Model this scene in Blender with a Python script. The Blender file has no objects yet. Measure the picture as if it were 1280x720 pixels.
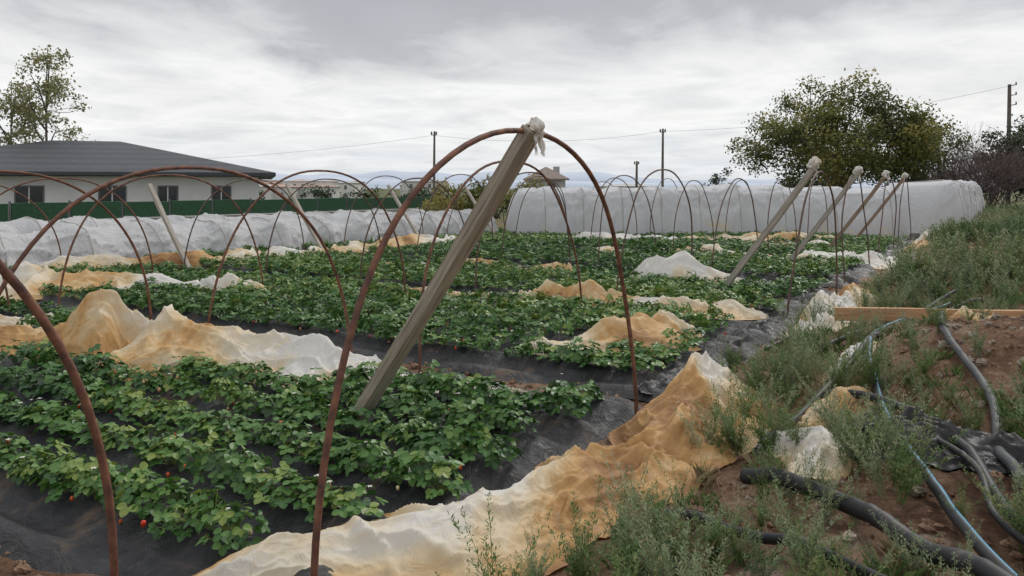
import bpy, math, random
import numpy as np
from mathutils import Vector
random.seed(7); R=np.random.default_rng(11)
sc=bpy.context.scene
# ---------------------------------------------------------------- site frame
O=np.array([0.83,5.9]); C=np.array([0.52,0.854]); A=np.array([-0.854,0.52])
def W(a,c): return O+a*A+c*C
def sst(e0,e1,x):
    t=np.clip((x-e0)/(e1-e0),0,1); return t*t*(3-2*t)
def _h(ix,iy,seed):
    h=(ix.astype(np.int64)*374761393+iy.astype(np.int64)*668265263+seed*1442695)&0xffffffff
    h=((h^(h>>13))*1274126177)&0xffffffff
    h=(h^(h>>16))&0xffffffff
    return h/4294967296.0
def vn(x,y,seed=0):
    x=np.asarray(x,float);y=np.asarray(y,float)
    ix=np.floor(x);iy=np.floor(y);fx=x-ix;fy=y-iy
    fx=fx*fx*fx*(fx*(fx*6-15)+10);fy=fy*fy*fy*(fy*(fy*6-15)+10)
    a=_h(ix,iy,seed);b=_h(ix+1,iy,seed);c=_h(ix,iy+1,seed);d=_h(ix+1,iy+1,seed)
    return (a+(b-a)*fx)*(1-fy)+(c+(d-c)*fx)*fy
def fbm(x,y,seed=0,o=4):
    s=0;amp=.5;t=0
    x=np.asarray(x,float);y=np.asarray(y,float)
    for i in range(o):
        s=s+amp*vn(x,y,seed+i*17);t+=amp;amp*=.5
        x,y=(x*1.62+y*1.18+3.1),(-x*1.18+y*1.62+7.7)
    return s/t*2-1
def ac(x,y):
    rx=np.asarray(x,float)-O[0];ry=np.asarray(y,float)-O[1]
    return rx*A[0]+ry*A[1], rx*C[0]+ry*C[1]
TC=[-5.8,-1.65,2.35,6.4,10.7,15.0,19.3]
def G(x,y):
    a,c=ac(x,y);s=-a
    x=np.asarray(x,float);y=np.asarray(y,float)
    out=sst(.2,.8,s)
    z=.24*sst(.25,2.0,s)+.42*sst(1.5,7,s)*sst(-1,9,c)
    z=z+.34*np.exp(-(((x-3.9)/.8)**2+((y-6.3)/1.0)**2))
    z=z+(.012+.055*out)*fbm(x*1.3,y*1.3,5,3)+(.008+.035*out)*fbm(x*6,y*6,9,3)
    z=z-1.0*sst(42,62,y)
    z=z-.03*(1-out)
    return z
# ---------------------------------------------------------------- builder
class B:
    def __init__(s): s.v=[];s.t=[];s.a=[];s.m=[];s.n=0
    def add(s,v,t,a=0.5,m=0):
        v=np.asarray(v,float);t=np.asarray(t,int)
        s.v.append(v);s.t.append(t+s.n);s.n+=len(v)
        s.a.append(np.broadcast_to(np.asarray(a,float),(len(v),)).copy())
        s.m.append(np.full(len(t),m,int))
    def obj(s,name,mats,smooth=False,parent=None):
        v=np.concatenate(s.v);t=np.concatenate(s.t);a=np.concatenate(s.a);m=np.concatenate(s.m)
        me=bpy.data.meshes.new(name)
        me.vertices.add(len(v));me.vertices.foreach_set('co',v.astype(np.float32).ravel())
        me.loops.add(t.size);me.loops.foreach_set('vertex_index',t.astype(np.int32).ravel())
        me.polygons.add(len(t));me.polygons.foreach_set('loop_start',(np.arange(len(t))*t.shape[1]).astype(np.int32))
        me.polygons.foreach_set('material_index',m.astype(np.int32))
        me.polygons.foreach_set('use_smooth',np.full(len(t),smooth,bool))
        at=me.attributes.new('tint','FLOAT','POINT');at.data.foreach_set('value',a.astype(np.float32))
        me.update(calc_edges=True);me.validate()
        for q in (mats if isinstance(mats,(list,tuple)) else [mats]): me.materials.append(q)
        o=bpy.data.objects.new(name,me);sc.collection.objects.link(o)
        if parent: o.parent=parent
        return o
def grid_tris(nu,nv,closev=False):
    i=np.arange(nu-1)[:,None];j=np.arange(nv if closev else nv-1)[None,:]
    j2=(j+1)%nv
    a=(i*nv+j).ravel();b=((i+1)*nv+j).ravel();c=((i+1)*nv+j2).ravel();d=(i*nv+j2).ravel()
    return np.concatenate([np.stack([a,b,c],1),np.stack([a,c,d],1)])
def tube(b,pts,rad,n=8,a=0.5,m=0,stripe=None):
    p=np.asarray(pts,float);k=len(p)
    rad=np.broadcast_to(np.asarray(rad,float),(k,))
    T=np.gradient(p,axis=0);T/=np.linalg.norm(T,axis=1)[:,None]+1e-9
    ref=np.array([0,0,1.]) if abs(T[:,2]).mean()<.8 else np.array([1.,0,0])
    V=[]
    N=np.cross(T[0],ref);N/=np.linalg.norm(N)+1e-9
    ang=np.arange(n)/n*2*math.pi
    for i in range(k):
        N=N-T[i]*N.dot(T[i]);N/=np.linalg.norm(N)+1e-9
        Bn=np.cross(T[i],N)
        V.append(p[i]+rad[i]*(np.cos(ang)[:,None]*N+np.sin(ang)[:,None]*Bn))
    V=np.concatenate(V)
    tr=grid_tris(k,n,True)
    tint=np.full(k*n,float(a))
    if stripe is not None:
        tint=np.tile(np.where(np.arange(n)==stripe,1.0,float(a)),k)
    b.add(V,tr,tint,m)
    for e,ci in ((0,p[0]),(k-1,p[-1])):
        ring=V[e*n:(e+1)*n];vv=np.vstack([ring,ci]);f=[[i,(i+1)%n,n] for i in range(n)]
        b.add(vv,f,a,m)
def spline(pts,n):
    p=np.asarray(pts,float);k=len(p);out=[]
    pp=np.vstack([2*p[0]-p[1],p,2*p[-1]-p[-2]])
    for q in np.linspace(0,k-1-1e-6,n):
        i=int(q);t=q-i;a,b_,c,d=pp[i],pp[i+1],pp[i+2],pp[i+3]
        out.append(.5*((2*b_)+(-a+c)*t+(2*a-5*b_+4*c-d)*t*t+(-a+3*b_-3*c+d)*t**3))
    return np.array(out)
def inst(b,tpl,pos,rot,scl,tilt=None,kt=None,m=0):
    V,T,a=tpl;k=len(pos);n=len(V)
    c=np.cos(rot)[:,None];s=np.sin(rot)[:,None]
    sx=np.asarray(scl).reshape(k,-1)
    sxy=sx[:,:1];sz=sx[:,-1:]
    x=(V[None,:,0]*c-V[None,:,1]*s)*sxy;y=(V[None,:,0]*s+V[None,:,1]*c)*sxy;z=V[None,:,2]*sz
    if tilt is not None:
        x=x+z*tilt[:,:1];y=y+z*tilt[:,1:2]
    P=np.stack([x+pos[:,0:1],y+pos[:,1:2],z+pos[:,2:3]],2).reshape(-1,3)
    F=(T[None]+(np.arange(k)*n)[:,None,None]).reshape(-1,3)
    at=np.broadcast_to(a[None],(k,n))
    if kt is not None: at=at+kt[:,None]
    b.add(P,F,at.reshape(-1),m)
# ---------------------------------------------------------------- materials
def newmat(name):
    m=bpy.data.materials.new(name);m.use_nodes=True;nt=m.node_tree
    return m,nt,nt.nodes,nt.links,nt.nodes['Principled BSDF']
def ramp(N,stops):
    r=N.new('ShaderNodeValToRGB');e=r.color_ramp.elements
    while len(e)<len(stops): e.new(.5)
    for i,(p,c) in enumerate(stops):
        e[i].position=p;e[i].color=(*c,1) if len(c)==3 else c
    return r
def noise(N,L,scale,detail=5,rough=.6,dist=0,vec=None,sc3=None):
    n=N.new('ShaderNodeTexNoise');n.inputs['Scale'].default_value=scale;n.inputs['Detail'].default_value=detail
    n.inputs['Roughness'].default_value=rough;n.inputs['Distortion'].default_value=dist
    if vec is not None:
        if sc3:
            mp=N.new('ShaderNodeMapping');mp.inputs['Scale'].default_value=sc3;L.new(vec,mp.inputs['Vector']);vec=mp.outputs[0]
        L.new(vec,n.inputs['Vector'])
    return n
def nmat(name,stops,scale=5,rough=.7,bump=.3,bscale=None,dist=0,metal=0,sc3=None,bdist=.02,spec=.5,coord='Object'):
    m,nt,N,L,P=newmat(name)
    tc=N.new('ShaderNodeTexCoord').outputs[coord]
    n=noise(N,L,scale,5,.62,dist,tc,sc3);r=ramp(N,stops);L.new(n.outputs['Fac'],r.inputs[0]);L.new(r.outputs[0],P.inputs['Base Color'])
    P.inputs['Roughness'].default_value=rough;P.inputs['Metallic'].default_value=metal
    P.inputs['Specular IOR Level'].default_value=spec
    if bump:
        n2=noise(N,L,bscale or scale*4,4,.6,dist,tc,sc3);b=N.new('ShaderNodeBump');b.inputs['Strength'].default_value=bump;b.inputs['Distance'].default_value=bdist
        L.new(n2.outputs['Fac'],b.inputs['Height']);L.new(b.outputs[0],P.inputs['Normal'])
    return m
def leafmat(name,stops,rough=.45,trans=.25,spec=.4):
    m,nt,N,L,P=newmat(name)
    at=N.new('ShaderNodeAttribute');at.attribute_name='tint'
    r=ramp(N,stops);L.new(at.outputs['Fac'],r.inputs[0])
    L.new(r.outputs[0],P.inputs['Base Color']);P.inputs['Roughness'].default_value=rough
    P.inputs['Specular IOR Level'].default_value=spec
    if trans>0:
        t=N.new('ShaderNodeBsdfTranslucent');L.new(r.outputs[0],t.inputs[0])
        mx=N.new('ShaderNodeMixShader');mx.inputs[0].default_value=trans
        L.new(P.outputs[0],mx.inputs[1]);L.new(t.outputs[0],mx.inputs[2])
        L.new(mx.outputs[0],N['Material Output'].inputs[0])
    return m
def filmmat(name,stain,white=(.82,.80,.76),bd=.013,bs=.65,trans=.3,rough=.6,spec=.3,cs=7.0):
    m,nt,N,L,P=newmat(name)
    tc=N.new('ShaderNodeTexCoord').outputs['Object']
    n=noise(N,L,1.3,6,.62,1.0,tc);n2=noise(N,L,11,5,.7,.8,tc)
    ad=N.new('ShaderNodeMath');ad.operation='MULTIPLY_ADD';L.new(n2.outputs['Fac'],ad.inputs[0]);ad.inputs[1].default_value=.22;L.new(n.outputs['Fac'],ad.inputs[2])
    at=N.new('ShaderNodeAttribute');at.attribute_name='tint'
    ad2=N.new('ShaderNodeMath');ad2.operation='ADD';L.new(ad.outputs[0],ad2.inputs[0])
    sm=N.new('ShaderNodeMath');sm.operation='MULTIPLY_ADD';L.new(at.outputs['Fac'],sm.inputs[0]);sm.inputs[1].default_value=.55;sm.inputs[2].default_value=stain-.27-.11
    L.new(sm.outputs[0],ad2.inputs[1])
    r=ramp(N,[(.42,white),(.56,(.80,.72,.57)),(.70,(.74,.58,.36)),(.84,(.64,.39,.16)),(.96,(.40,.22,.10))])
    L.new(ad2.outputs[0],r.inputs[0]);L.new(r.outputs[0],P.inputs['Base Color'])
    P.inputs['Roughness'].default_value=rough;P.inputs['Specular IOR Level'].default_value=spec
    n3=noise(N,L,cs,3,.5,1.6,tc,(1,1,.5))
    s1=N.new('ShaderNodeMath');s1.operation='SUBTRACT';L.new(n3.outputs['Fac'],s1.inputs[0]);s1.inputs[1].default_value=.5
    s2=N.new('ShaderNodeMath');s2.operation='ABSOLUTE';L.new(s1.outputs[0],s2.inputs[0])
    s3=N.new('ShaderNodeMath');s3.operation='POWER';L.new(s2.outputs[0],s3.inputs[0]);s3.inputs[1].default_value=.6
    b=N.new('ShaderNodeBump');b.inputs['Strength'].default_value=bs;b.inputs['Distance'].default_value=bd;b.invert=True
    L.new(s3.outputs[0],b.inputs['Height'])
    L.new(b.outputs[0],P.inputs['Normal'])
    t=N.new('ShaderNodeBsdfTranslucent');L.new(r.outputs[0],t.inputs[0]);L.new(b.outputs[0],t.inputs['Normal'])
    mx=N.new('ShaderNodeMixShader');mx.inputs[0].default_value=trans
    L.new(P.outputs[0],mx.inputs[1]);L.new(t.outputs[0],mx.inputs[2]);L.new(mx.outputs[0],N['Material Output'].inputs[0])
    return m
M_rust=nmat('rusty_steel',[(.3,(.045,.028,.022)),(.5,(.15,.062,.038)),(.7,(.25,.11,.06))],14,.75,.4,60,bdist=.003)
M_rustf=nmat('rusty_steel_grey',[(.3,(.06,.042,.035)),(.7,(.15,.085,.06))],8,.7,.0)
M_wood=nmat('weathered_wood',[(.25,(.13,.105,.08)),(.45,(.32,.27,.21)),(.75,(.50,.45,.37))],9,.85,.8,26,.3,sc3=(6,6,.3),bdist=.008)
M_wood2=nmat('weathered_wood_grey',[(.25,(.22,.20,.17)),(.75,(.48,.44,.38))],9,.85,.4,30,.3,sc3=(4,4,.4))
M_wood3=nmat('brown_wood',[(.25,(.16,.11,.08)),(.75,(.34,.25,.18))],9,.85,.4,30,.3,sc3=(4,4,.4))
M_plank=nmat('raw_plank',[(.3,(.36,.19,.09)),(.7,(.58,.36,.20))],5,.8,.4,20,.3,sc3=(5,5,.5))
M_hose=nmat('black_pe_pipe',[(.35,(.012,.013,.015)),(.60,(.028,.028,.030)),(.8,(.15,.12,.09))],5,.55,.15,40,bdist=.003,spec=.35)
M_film=filmmat('white_plastic_film',.045)
M_filmt=filmmat('tan_plastic_film',.17)
M_cover=filmmat('greenhouse_cover',-.34,(.70,.71,.73),.05,.6,.30,.95,.08,2.2)
M_coverl=filmmat('low_tunnel_cover',-.22,(.62,.63,.64),.06,.8,.30,.95,.08,2.8)
def mulchmat():
    m,nt,N,L,P=newmat('black_mulch_plastic')
    tc=N.new('ShaderNodeTexCoord').outputs['Object']
    n=noise(N,L,2.2,6,.7,.6,tc);r=ramp(N,[(.3,(.012,.013,.015)),(.56,(.026,.027,.031)),(.64,(.085,.065,.05)),(.78,(.20,.13,.09))])
    L.new(n.outputs['Fac'],r.inputs[0]);L.new(r.outputs[0],P.inputs['Base Color'])
    rr=ramp(N,[(.4,(.36,.36,.36)),(.7,(.8,.8,.8))]);L.new(n.outputs['Fac'],rr.inputs[0]);L.new(rr.outputs[0],P.inputs['Roughness'])
    n3=noise(N,L,9,5,.65,2.0,tc);b=N.new('ShaderNodeBump');b.inputs['Strength'].default_value=.9;b.inputs['Distance'].default_value=.035
    L.new(n3.outputs['Fac'],b.inputs['Height']);L.new(b.outputs[0],P.inputs['Normal']);return m
M_mulch=mulchmat()
def groundmat():
    m,nt,N,L,P=newmat('red_brown_soil')
    tc=N.new('ShaderNodeTexCoord').outputs['Object']
    n=noise(N,L,1.1,7,.7,.4,tc);r=ramp(N,[(.3,(.09,.055,.037)),(.46,(.22,.125,.076)),(.58,(.33,.215,.145)),(.72,(.45,.37,.30))])
    n2=noise(N,L,22,7,.8,.2,tc)
    mxn=N.new('ShaderNodeMath');mxn.operation='MULTIPLY_ADD';L.new(n2.outputs['Fac'],mxn.inputs[0]);mxn.inputs[1].default_value=.75
    sb=N.new('ShaderNodeMath');sb.operation='SUBTRACT';L.new(n.outputs['Fac'],sb.inputs[0]);sb.inputs[1].default_value=.375;L.new(sb.outputs[0],mxn.inputs[2])
    L.new(mxn.outputs[0],r.inputs[0])
    n4=noise(N,L,.09,5,.6,0,tc);g=ramp(N,[(.4,(.07,.09,.035)),(.6,(.14,.14,.065)),(.75,(.22,.18,.11))]);L.new(n4.outputs['Fac'],g.inputs[0])
    ln=N.new('ShaderNodeVectorMath');ln.operation='LENGTH';L.new(tc,ln.inputs[0])
    mr=N.new('ShaderNodeMapRange');mr.inputs[1].default_value=22;mr.inputs[2].default_value=45;L.new(ln.outputs['Value'],mr.inputs[0])
    mx=N.new('ShaderNodeMix');mx.data_type='RGBA';L.new(mr.outputs[0],mx.inputs[0]);L.new(r.outputs[0],mx.inputs[6]);L.new(g.outputs[0],mx.inputs[7])
    L.new(mx.outputs[2],P.inputs['Base Color']);P.inputs['Roughness'].default_value=.95;P.inputs['Specular IOR Level'].default_value=.2
    n3=noise(N,L,24,7,.8,.3,tc)
    b=N.new('ShaderNodeBump');b.inputs['Strength'].default_value=1.0;b.inputs['Distance'].default_value=.06
    L.new(n3.outputs['Fac'],b.inputs['Height']);L.new(b.outputs[0],P.inputs['Normal']);return m
M_ground=groundmat()
M_straw=leafmat('strawberry_leaf',[(0,(.014,.044,.012)),(.45,(.048,.135,.028)),(.8,(.11,.225,.048)),(1,(.22,.29,.065))],.42,.22,.42)
M_weed=leafmat('weed_leaf',[(0,(.08,.11,.06)),(.5,(.19,.25,.135)),(.85,(.29,.34,.19)),(1,(.40,.35,.23))],.7,.2,.2)
M_weedg=leafmat('weed_green',[(0,(.045,.085,.024)),(.5,(.10,.175,.05)),(.85,(.18,.24,.085)),(1,(.28,.24,.13))],.65,.2,.2)
M_dry=leafmat('dry_grass',[(0,(.16,.12,.06)),(1,(.40,.33,.21))],.8,0,.1)
M_tree=leafmat('tree_leaf',[(0,(.035,.05,.017)),(.4,(.10,.12,.035)),(.75,(.22,.22,.06)),(1,(.36,.29,.09))],.6,.25,.25)
M_treey=leafmat('poplar_leaf',[(0,(.12,.13,.06)),(.5,(.25,.26,.12)),(1,(.42,.37,.18))],.6,.35,.2)
M_treed=leafmat('dark_tree_leaf',[(0,(.014,.03,.014)),(.5,(.04,.07,.03)),(1,(.09,.11,.045))],.6,.15,.25)
M_bark=nmat('bark',[(.3,(.07,.055,.045)),(.7,(.17,.14,.12))],6,.9,.6,bdist=.03)
M_twig=nmat('bare_twig',[(.3,(.11,.08,.075)),(.7,(.20,.155,.145))],6,.9,0)
M_rock=nmat('limestone_rubble',[(.3,(.18,.14,.11)),(.55,(.32,.265,.21)),(.75,(.46,.41,.35))],7,.9,.6,bdist=.02)
M_clod=nmat('soil_clods',[(.3,(.12,.065,.042)),(.7,(.32,.205,.135))],7,.95,.6,bdist=.02)
# ---------------------------------------------------------------- world, sun, camera
wd=bpy.data.worlds.new('World');sc.world=wd;wd.use_nodes=True
nt=wd.node_tree;N=nt.nodes;L=nt.links;N.clear()
EL,AZ=math.radians(42),math.radians(35)
out=N.new('ShaderNodeOutputWorld');bg1=N.new('ShaderNodeBackground');bg2=N.new('ShaderNodeBackground');mix=N.new('ShaderNodeMixShader')
sky=N.new('ShaderNodeTexSky');sky.sky_type='NISHITA';sky.sun_disc=False;sky.sun_elevation=EL;sky.sun_rotation=AZ
L.new(sky.outputs[0],bg1.inputs[0]);bg1.inputs[1].default_value=.08
tc=N.new('ShaderNodeTexCoord');sp=N.new('ShaderNodeSeparateXYZ');L.new(tc.outputs['Generated'],sp.inputs[0])
def mth(op,a,b=None,c=None):
    n=N.new('ShaderNodeMath');n.operation=op
    for i,q in enumerate((a,b,c)):
        if q is None: continue
        if isinstance(q,(int,float)): n.inputs[i].default_value=q
        else: L.new(q,n.inputs[i])
    return n.outputs[0]
zc=mth('MAXIMUM',sp.outputs[2],0.0);den=mth('ADD',zc,.11)
px=mth('DIVIDE',sp.outputs[0],den);py=mth('DIVIDE',sp.outputs[1],den)
cb=N.new('ShaderNodeCombineXYZ');L.new(px,cb.inputs[0]);L.new(py,cb.inputs[1])
n1=noise(N,L,.55,8,.55,.6,cb.outputs[0]);n2=noise(N,L,1.7,9,.6,.7,cb.outputs[0])
off=mth('MULTIPLY_ADD',n1.outputs['Fac'],.34,-.17)
off2=mth('MULTIPLY_ADD',n2.outputs['Fac'],.18,-.09)
fade=N.new('ShaderNodeMapRange');fade.inputs[1].default_value=.0;fade.inputs[2].default_value=.10;L.new(zc,fade.inputs[0])
oo=mth('MULTIPLY',mth('ADD',off,off2),fade.outputs[0])
zz=mth('ADD',zc,oo)
cr=ramp(N,[(0,(.74,.78,.83)),(.05,(.87,.885,.90)),(.11,(.95,.95,.94)),(.155,(.76,.765,.775)),(.205,(.51,.515,.545)),(.30,(.42,.42,.46)),(.5,(.78,.78,.80)),(1,(1.15,1.15,1.15))])
L.new(zz,cr.inputs[0])
md=mth('MULTIPLY_ADD',n2.outputs['Fac'],.5,.74)
mc=N.new('ShaderNodeVectorMath');mc.operation='SCALE';L.new(cr.outputs[0],mc.inputs[0]);L.new(md,mc.inputs['Scale'])
L.new(mc.outputs[0],bg2.inputs[0]);bg2.inputs[1].default_value=1.0
mix.inputs[0].default_value=.95;L.new(bg1.outputs[0],mix.inputs[1]);L.new(bg2.outputs[0],mix.inputs[2]);L.new(mix.outputs[0],out.inputs[0])
sd=bpy.data.lights.new('sun','SUN');sd.energy=1.5;sd.angle=math.radians(14);sd.color=(1,.96,.9)
so=bpy.data.objects.new('sun',sd);sc.collection.objects.link(so)
dirv=Vector((math.sin(AZ)*math.cos(EL),math.cos(AZ)*math.cos(EL),math.sin(EL)))
so.rotation_euler=dirv.to_track_quat('Z','Y').to_euler()
cd=bpy.data.cameras.new('camera');co=bpy.data.objects.new('camera',cd);sc.collection.objects.link(co);sc.camera=co
co.location=(0,0,1.65);co.rotation_euler=(math.radians(90),0,0);cd.lens=28.1;cd.sensor_width=36;cd.shift_y=-.0977;cd.clip_start=.05;cd.clip_end=8000
sc.view_settings.view_transform='Standard';sc.view_settings.look='None';sc.view_settings.exposure=0
# ---------------------------------------------------------------- ground
t=np.linspace(-1,1,640);gx=1.0+2.6*np.sinh(t*7.9);gy=5.0+2.3*np.sinh(t*8.0)
X,Y=np.meshgrid(gx,gy,indexing='ij')
b=B();b.add(np.stack([X,Y,G(X,Y)],2).reshape(-1,3),grid_tris(640,640));b.obj('ground',M_ground,True)
# ---------------------------------------------------------------- draped sheets
EXC=[]
def film(name,path,mat=None,seed=0,n=None,m=60,crump=0.,exc=True,bias=(0,0)):
    mat=mat or M_film;rs=np.random.default_rng(seed)
    p=np.asarray(path,float)
    Ln=np.linalg.norm(np.diff(p[:,:2],axis=0),axis=1).sum()
    dist=p[:,1].mean()
    n=n or int(max(40,min(320,Ln/max(.014,dist*.0024))))
    s=spline(p,n)
    T=np.gradient(s[:,:2],axis=0);T/=np.linalg.norm(T,axis=1)[:,None]+1e-9
    Nn=np.stack([-T[:,1],T[:,0]],1)
    tt=np.linspace(-1,1,m);al=np.linspace(0,Ln,n)
    AL,TT=np.meshgrid(al,tt,indexing='ij')
    w=np.maximum(s[:,2],.02)[:,None];h=np.maximum(s[:,3],.01)[:,None];wm=float(w.mean())
    e=np.minimum(AL,Ln-AL);endt=np.clip(e/(wm*.9)+.15,0,1)
    wv=w*(.66+.68*vn(AL*2.1+seed,np.sign(TT)*7+seed,seed))*(.45+.55*endt)
    V_=TT*wv+w*.22*fbm(AL*1.1,TT*.7+3,seed+2,2)
    dl=w*.22*fbm(AL*1.6,TT*2.0,seed+8,2)
    xs=s[:,0][:,None]+Nn[:,0][:,None]*V_+T[:,0][:,None]*dl
    ys=s[:,1][:,None]+Nn[:,1][:,None]*V_+T[:,1][:,None]*dl
    q=TT*w+.06*fbm(AL*3.1,TT*w*5,seed+41,2)
    ALw=AL+.08*fbm(AL*2.3,TT*w*4,seed+43,2)
    def tent(d,r,pw): return np.clip(1-d/r,0,1)**pw
    rid=w*.5*fbm(AL*.9/max(wm,.2)*.7,AL*0+seed,seed+4,2)
    hr=h*(.35+.85*vn(AL*1.1/max(wm,.25)*.8,AL*0+1,seed+14))
    zs=(hr*tent(np.abs(q-rid),w*.95,1.25))**6
    K=int(Ln/(wm*.20))+5
    for i in range(K):
        u0=rs.uniform(0,Ln);sg=rs.choice([-1,1]);i0=int(u0/Ln*(n-1));w0=float(w[i0,0]);h0=float(h[i0,0])
        free=rs.random()<.35
        q0=float(rid[i0,0])*rs.uniform(.5,1.1) if not free else rs.uniform(-.6,.6)*w0
        u1=u0+rs.normal(0,.9 if not free else 1.3)*w0;q1=sg*w0*rs.uniform(.6,1.05) if not free else q0+rs.normal(0,.3)*w0
        dx,dy=u1-u0,q1-q0;L2=dx*dx+dy*dy+1e-6
        tp=np.clip(((ALw-u0)*dx+(q-q0)*dy)/L2,0,1)
        d=np.hypot(ALw-u0-tp*dx,q-q0-tp*dy)
        hh=h0*rs.uniform(.35,1.0)*(1-tp*.85)*(1 if not free else .7)
        zs=zs+(np.maximum(hh*tent(d,w0*rs.uniform(.16,.42),1.1),0))**6
    z=zs**(1/6)*(1-np.abs(TT)**8)*(.4+.6*endt)*(.85+.3*vn(AL*3,q*5,seed+51))
    wr=1-np.abs(fbm(AL*1.6/(wm+.15)+q*.8,q*7+AL*.6,seed+11,2))*3
    z=z+np.clip(wr,0,1)**1.5*(.012+.065*h)*(1-np.abs(TT)**4)
    wr2=1-np.abs(fbm(AL*5-q*4,q*9+AL*3,seed+15,2))*3
    z=z+np.clip(wr2,0,1)**1.5*(.008+.028*h+crump*.04)
    wr3=1-np.abs(fbm(AL*11+q*9,q*14-AL*8,seed+19,2))*3
    z=z+np.clip(wr3,0,1)*.006
    z=z*(.25+.75*np.clip((1-np.abs(TT))*5,0,1)**.5)
    gr=G(xs,ys);a_,c_=ac(xs,ys)
    gr=gr+.075*sst(-.3,.15,a_)
    tint=np.clip(.5+.85*fbm(AL*.7,TT*.6,seed+31,3)+.25*(np.abs(TT)**3)-.3*np.clip(z/(h+.05)-.5,-.5,.5),-.2,1)
    tint=tint+bias[0]+(bias[1]-bias[0])*AL/Ln
    bb=B();bb.add(np.stack([xs,ys,z+gr+.012],2).reshape(-1,3),grid_tris(n,m),tint.ravel())
    o=bb.obj(name,mat,True)
    if exc:
        for qq in s[::max(1,n//40)]: EXC.append((qq[0],qq[1],max(qq[2]*.8,.06)))
    return o
film('tan_plastic_sheet',[(-1.45,3.0,.14,.05),(-.85,3.32,.28,.14),(-.15,3.70,.38,.22),(.42,4.12,.44,.26),(.85,4.65,.48,.32),(1.2,5.2,.44,.36),(1.5,5.8,.34,.38),(1.65,6.4,.16,.18)],M_filmt,3,400,160,0,True,(.42,.0))
film('white_plastic_sheet',[(.75,5.95,.06,.04),(0.1,6.12,.10,.06),(-.6,6.4,.18,.10),(-1.3,6.75,.34,.22),(-2.1,7.05,.54,.30),(-2.9,7.35,.68,.36),(-3.6,7.7,.70,.66),(-4.3,7.7,.68,.40),(-5.3,8.0,.66,.25),(-6.8,8.6,.55,.18)],M_film,22,400,160,0,True,(-.15,.62))
FL=[
 ([(-.1,11.4,.15,.12),(.7,10.95,.42,.34),(1.6,10.5,.34,.22),(2.6,10.0,.24,.14)],M_filmt),
 ([(.05,7.6,.2,.12),(.85,7.85,.5,.28),(1.45,8.3,.5,.36),(1.9,8.75,.2,.14)],M_film),
 ([(1.4,10.4,.22,.15),(2.4,10.1,.34,.2),(3.1,9.7,.18,.1)],M_film),
 ([(-9.5,12.2,.6,.45),(-8.2,12.1,.75,.5),(-7,12.1,.65,.35),(-5.9,12.3,.45,.25),(-4.8,12.4,.25,.15)],M_film),
 ([(-5.2,12.3,.22,.14),(-4.2,12.0,.36,.25),(-3.2,11.8,.2,.12)],M_filmt),
 ([(-2.2,11.7,.14,.1),(-1,11.5,.22,.14),(-.2,11.2,.12,.09)],M_film),
 ([(2.0,13.7,.35,.16),(2.7,13.5,.6,.5),(3.5,13.1,.4,.2),(4.2,12.9,.2,.1)],M_film),
 ([(3.3,18.9,.3,.12),(4.4,18.5,.45,.28),(5.5,18,.35,.14)],M_film),
 ([(5.2,17.4,.3,.15),(6.5,17,.5,.28),(7.8,17,.45,.28),(8.6,17.4,.25,.12)],M_film),
 ([(.2,14.9,.22,.14),(.8,14.6,.36,.25),(1.2,14.3,.18,.1)],M_filmt),
 ([(1.8,19.1,.25,.14),(2.4,18.9,.35,.22),(3.1,18.6,.18,.1)],M_filmt),
 ([(3.1,8.7,.2,.12),(3.75,9.5,.38,.28),(4.4,10.6,.42,.34),(4.9,11.6,.32,.2),(5.4,12.6,.2,.12)],M_film),
 ([(-8.6,14.6,.5,.3),(-6.6,16.2,.5,.3),(-5.0,18.0,.5,.35),(-3.4,20.2,.5,.3),(-1.5,22.8,.5,.35)],M_filmt),
 ([(-1.2,16.3,.15,.12),(-.4,15.9,.25,.16),(.2,15.6,.12,.1)],M_filmt),
 ([(-3,16.0,.15,.1),(-2,15.6,.25,.14),(-1.2,15.0,.1,.1)],M_film),
 ([(1.0,23.6,.3,.2),(3,23.4,.4,.25),(5.4,23.2,.4,.2),(7.6,23.2,.45,.3),(9.6,23.2,.4,.2)],M_film),
 ([(9.9,19.6,.3,.25),(10.8,21.0,.45,.35),(11.8,22.6,.5,.35),(13,24.4,.5,.45),(14.5,26.5,.5,.45)],M_filmt),
 ([(6.9,14.2,.25,.18),(7.7,15.4,.4,.28),(8.4,16.6,.3,.22)],M_film),
 ([(6.2,21.3,.3,.15),(7.6,20.9,.45,.22),(8.8,20.6,.35,.15)],M_film),
 ([(1.50,3.95,.08,.04),(1.62,4.3,.18,.13),(1.52,4.8,.12,.06)],M_film),
 ([(1.7,4.9,.1,.05),(2.0,5.15,.2,.10),(2.4,5.35,.12,.05)],M_filmt),
 ([(4.0,7.9,.12,.08),(4.5,7.9,.26,.16),(5.1,8.1,.2,.10)],M_filmt),
 ([(2.4,6.1,.1,.05),(2.75,6.5,.18,.08),(3.1,7.0,.12,.05)],M_filmt),
 ([(-7.5,9.6,.3,.2),(-6.2,9.2,.3,.2),(-5.0,9.0,.2,.1)],M_film),
 ([(4.4,7.0,.1,.05),(4.7,6.8,.2,.10),(5.0,6.8,.12,.05)],M_film),
]
for i,(p,mm) in enumerate(FL): film('plastic_sheet',p,mm,40+i*7,None,56)
M_blk=nmat('black_crumpled_plastic',[(.3,(.010,.010,.011)),(.7,(.035,.035,.038))],4,.5,.5,9,1.5,bdist=.02,spec=.3)
film('black_plastic_heap',[(1.85,4.6,.2,.12),(2.15,4.35,.34,.22),(2.5,4.15,.34,.18),(2.75,3.95,.15,.10)],M_blk,301,140,90,.3)
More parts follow.
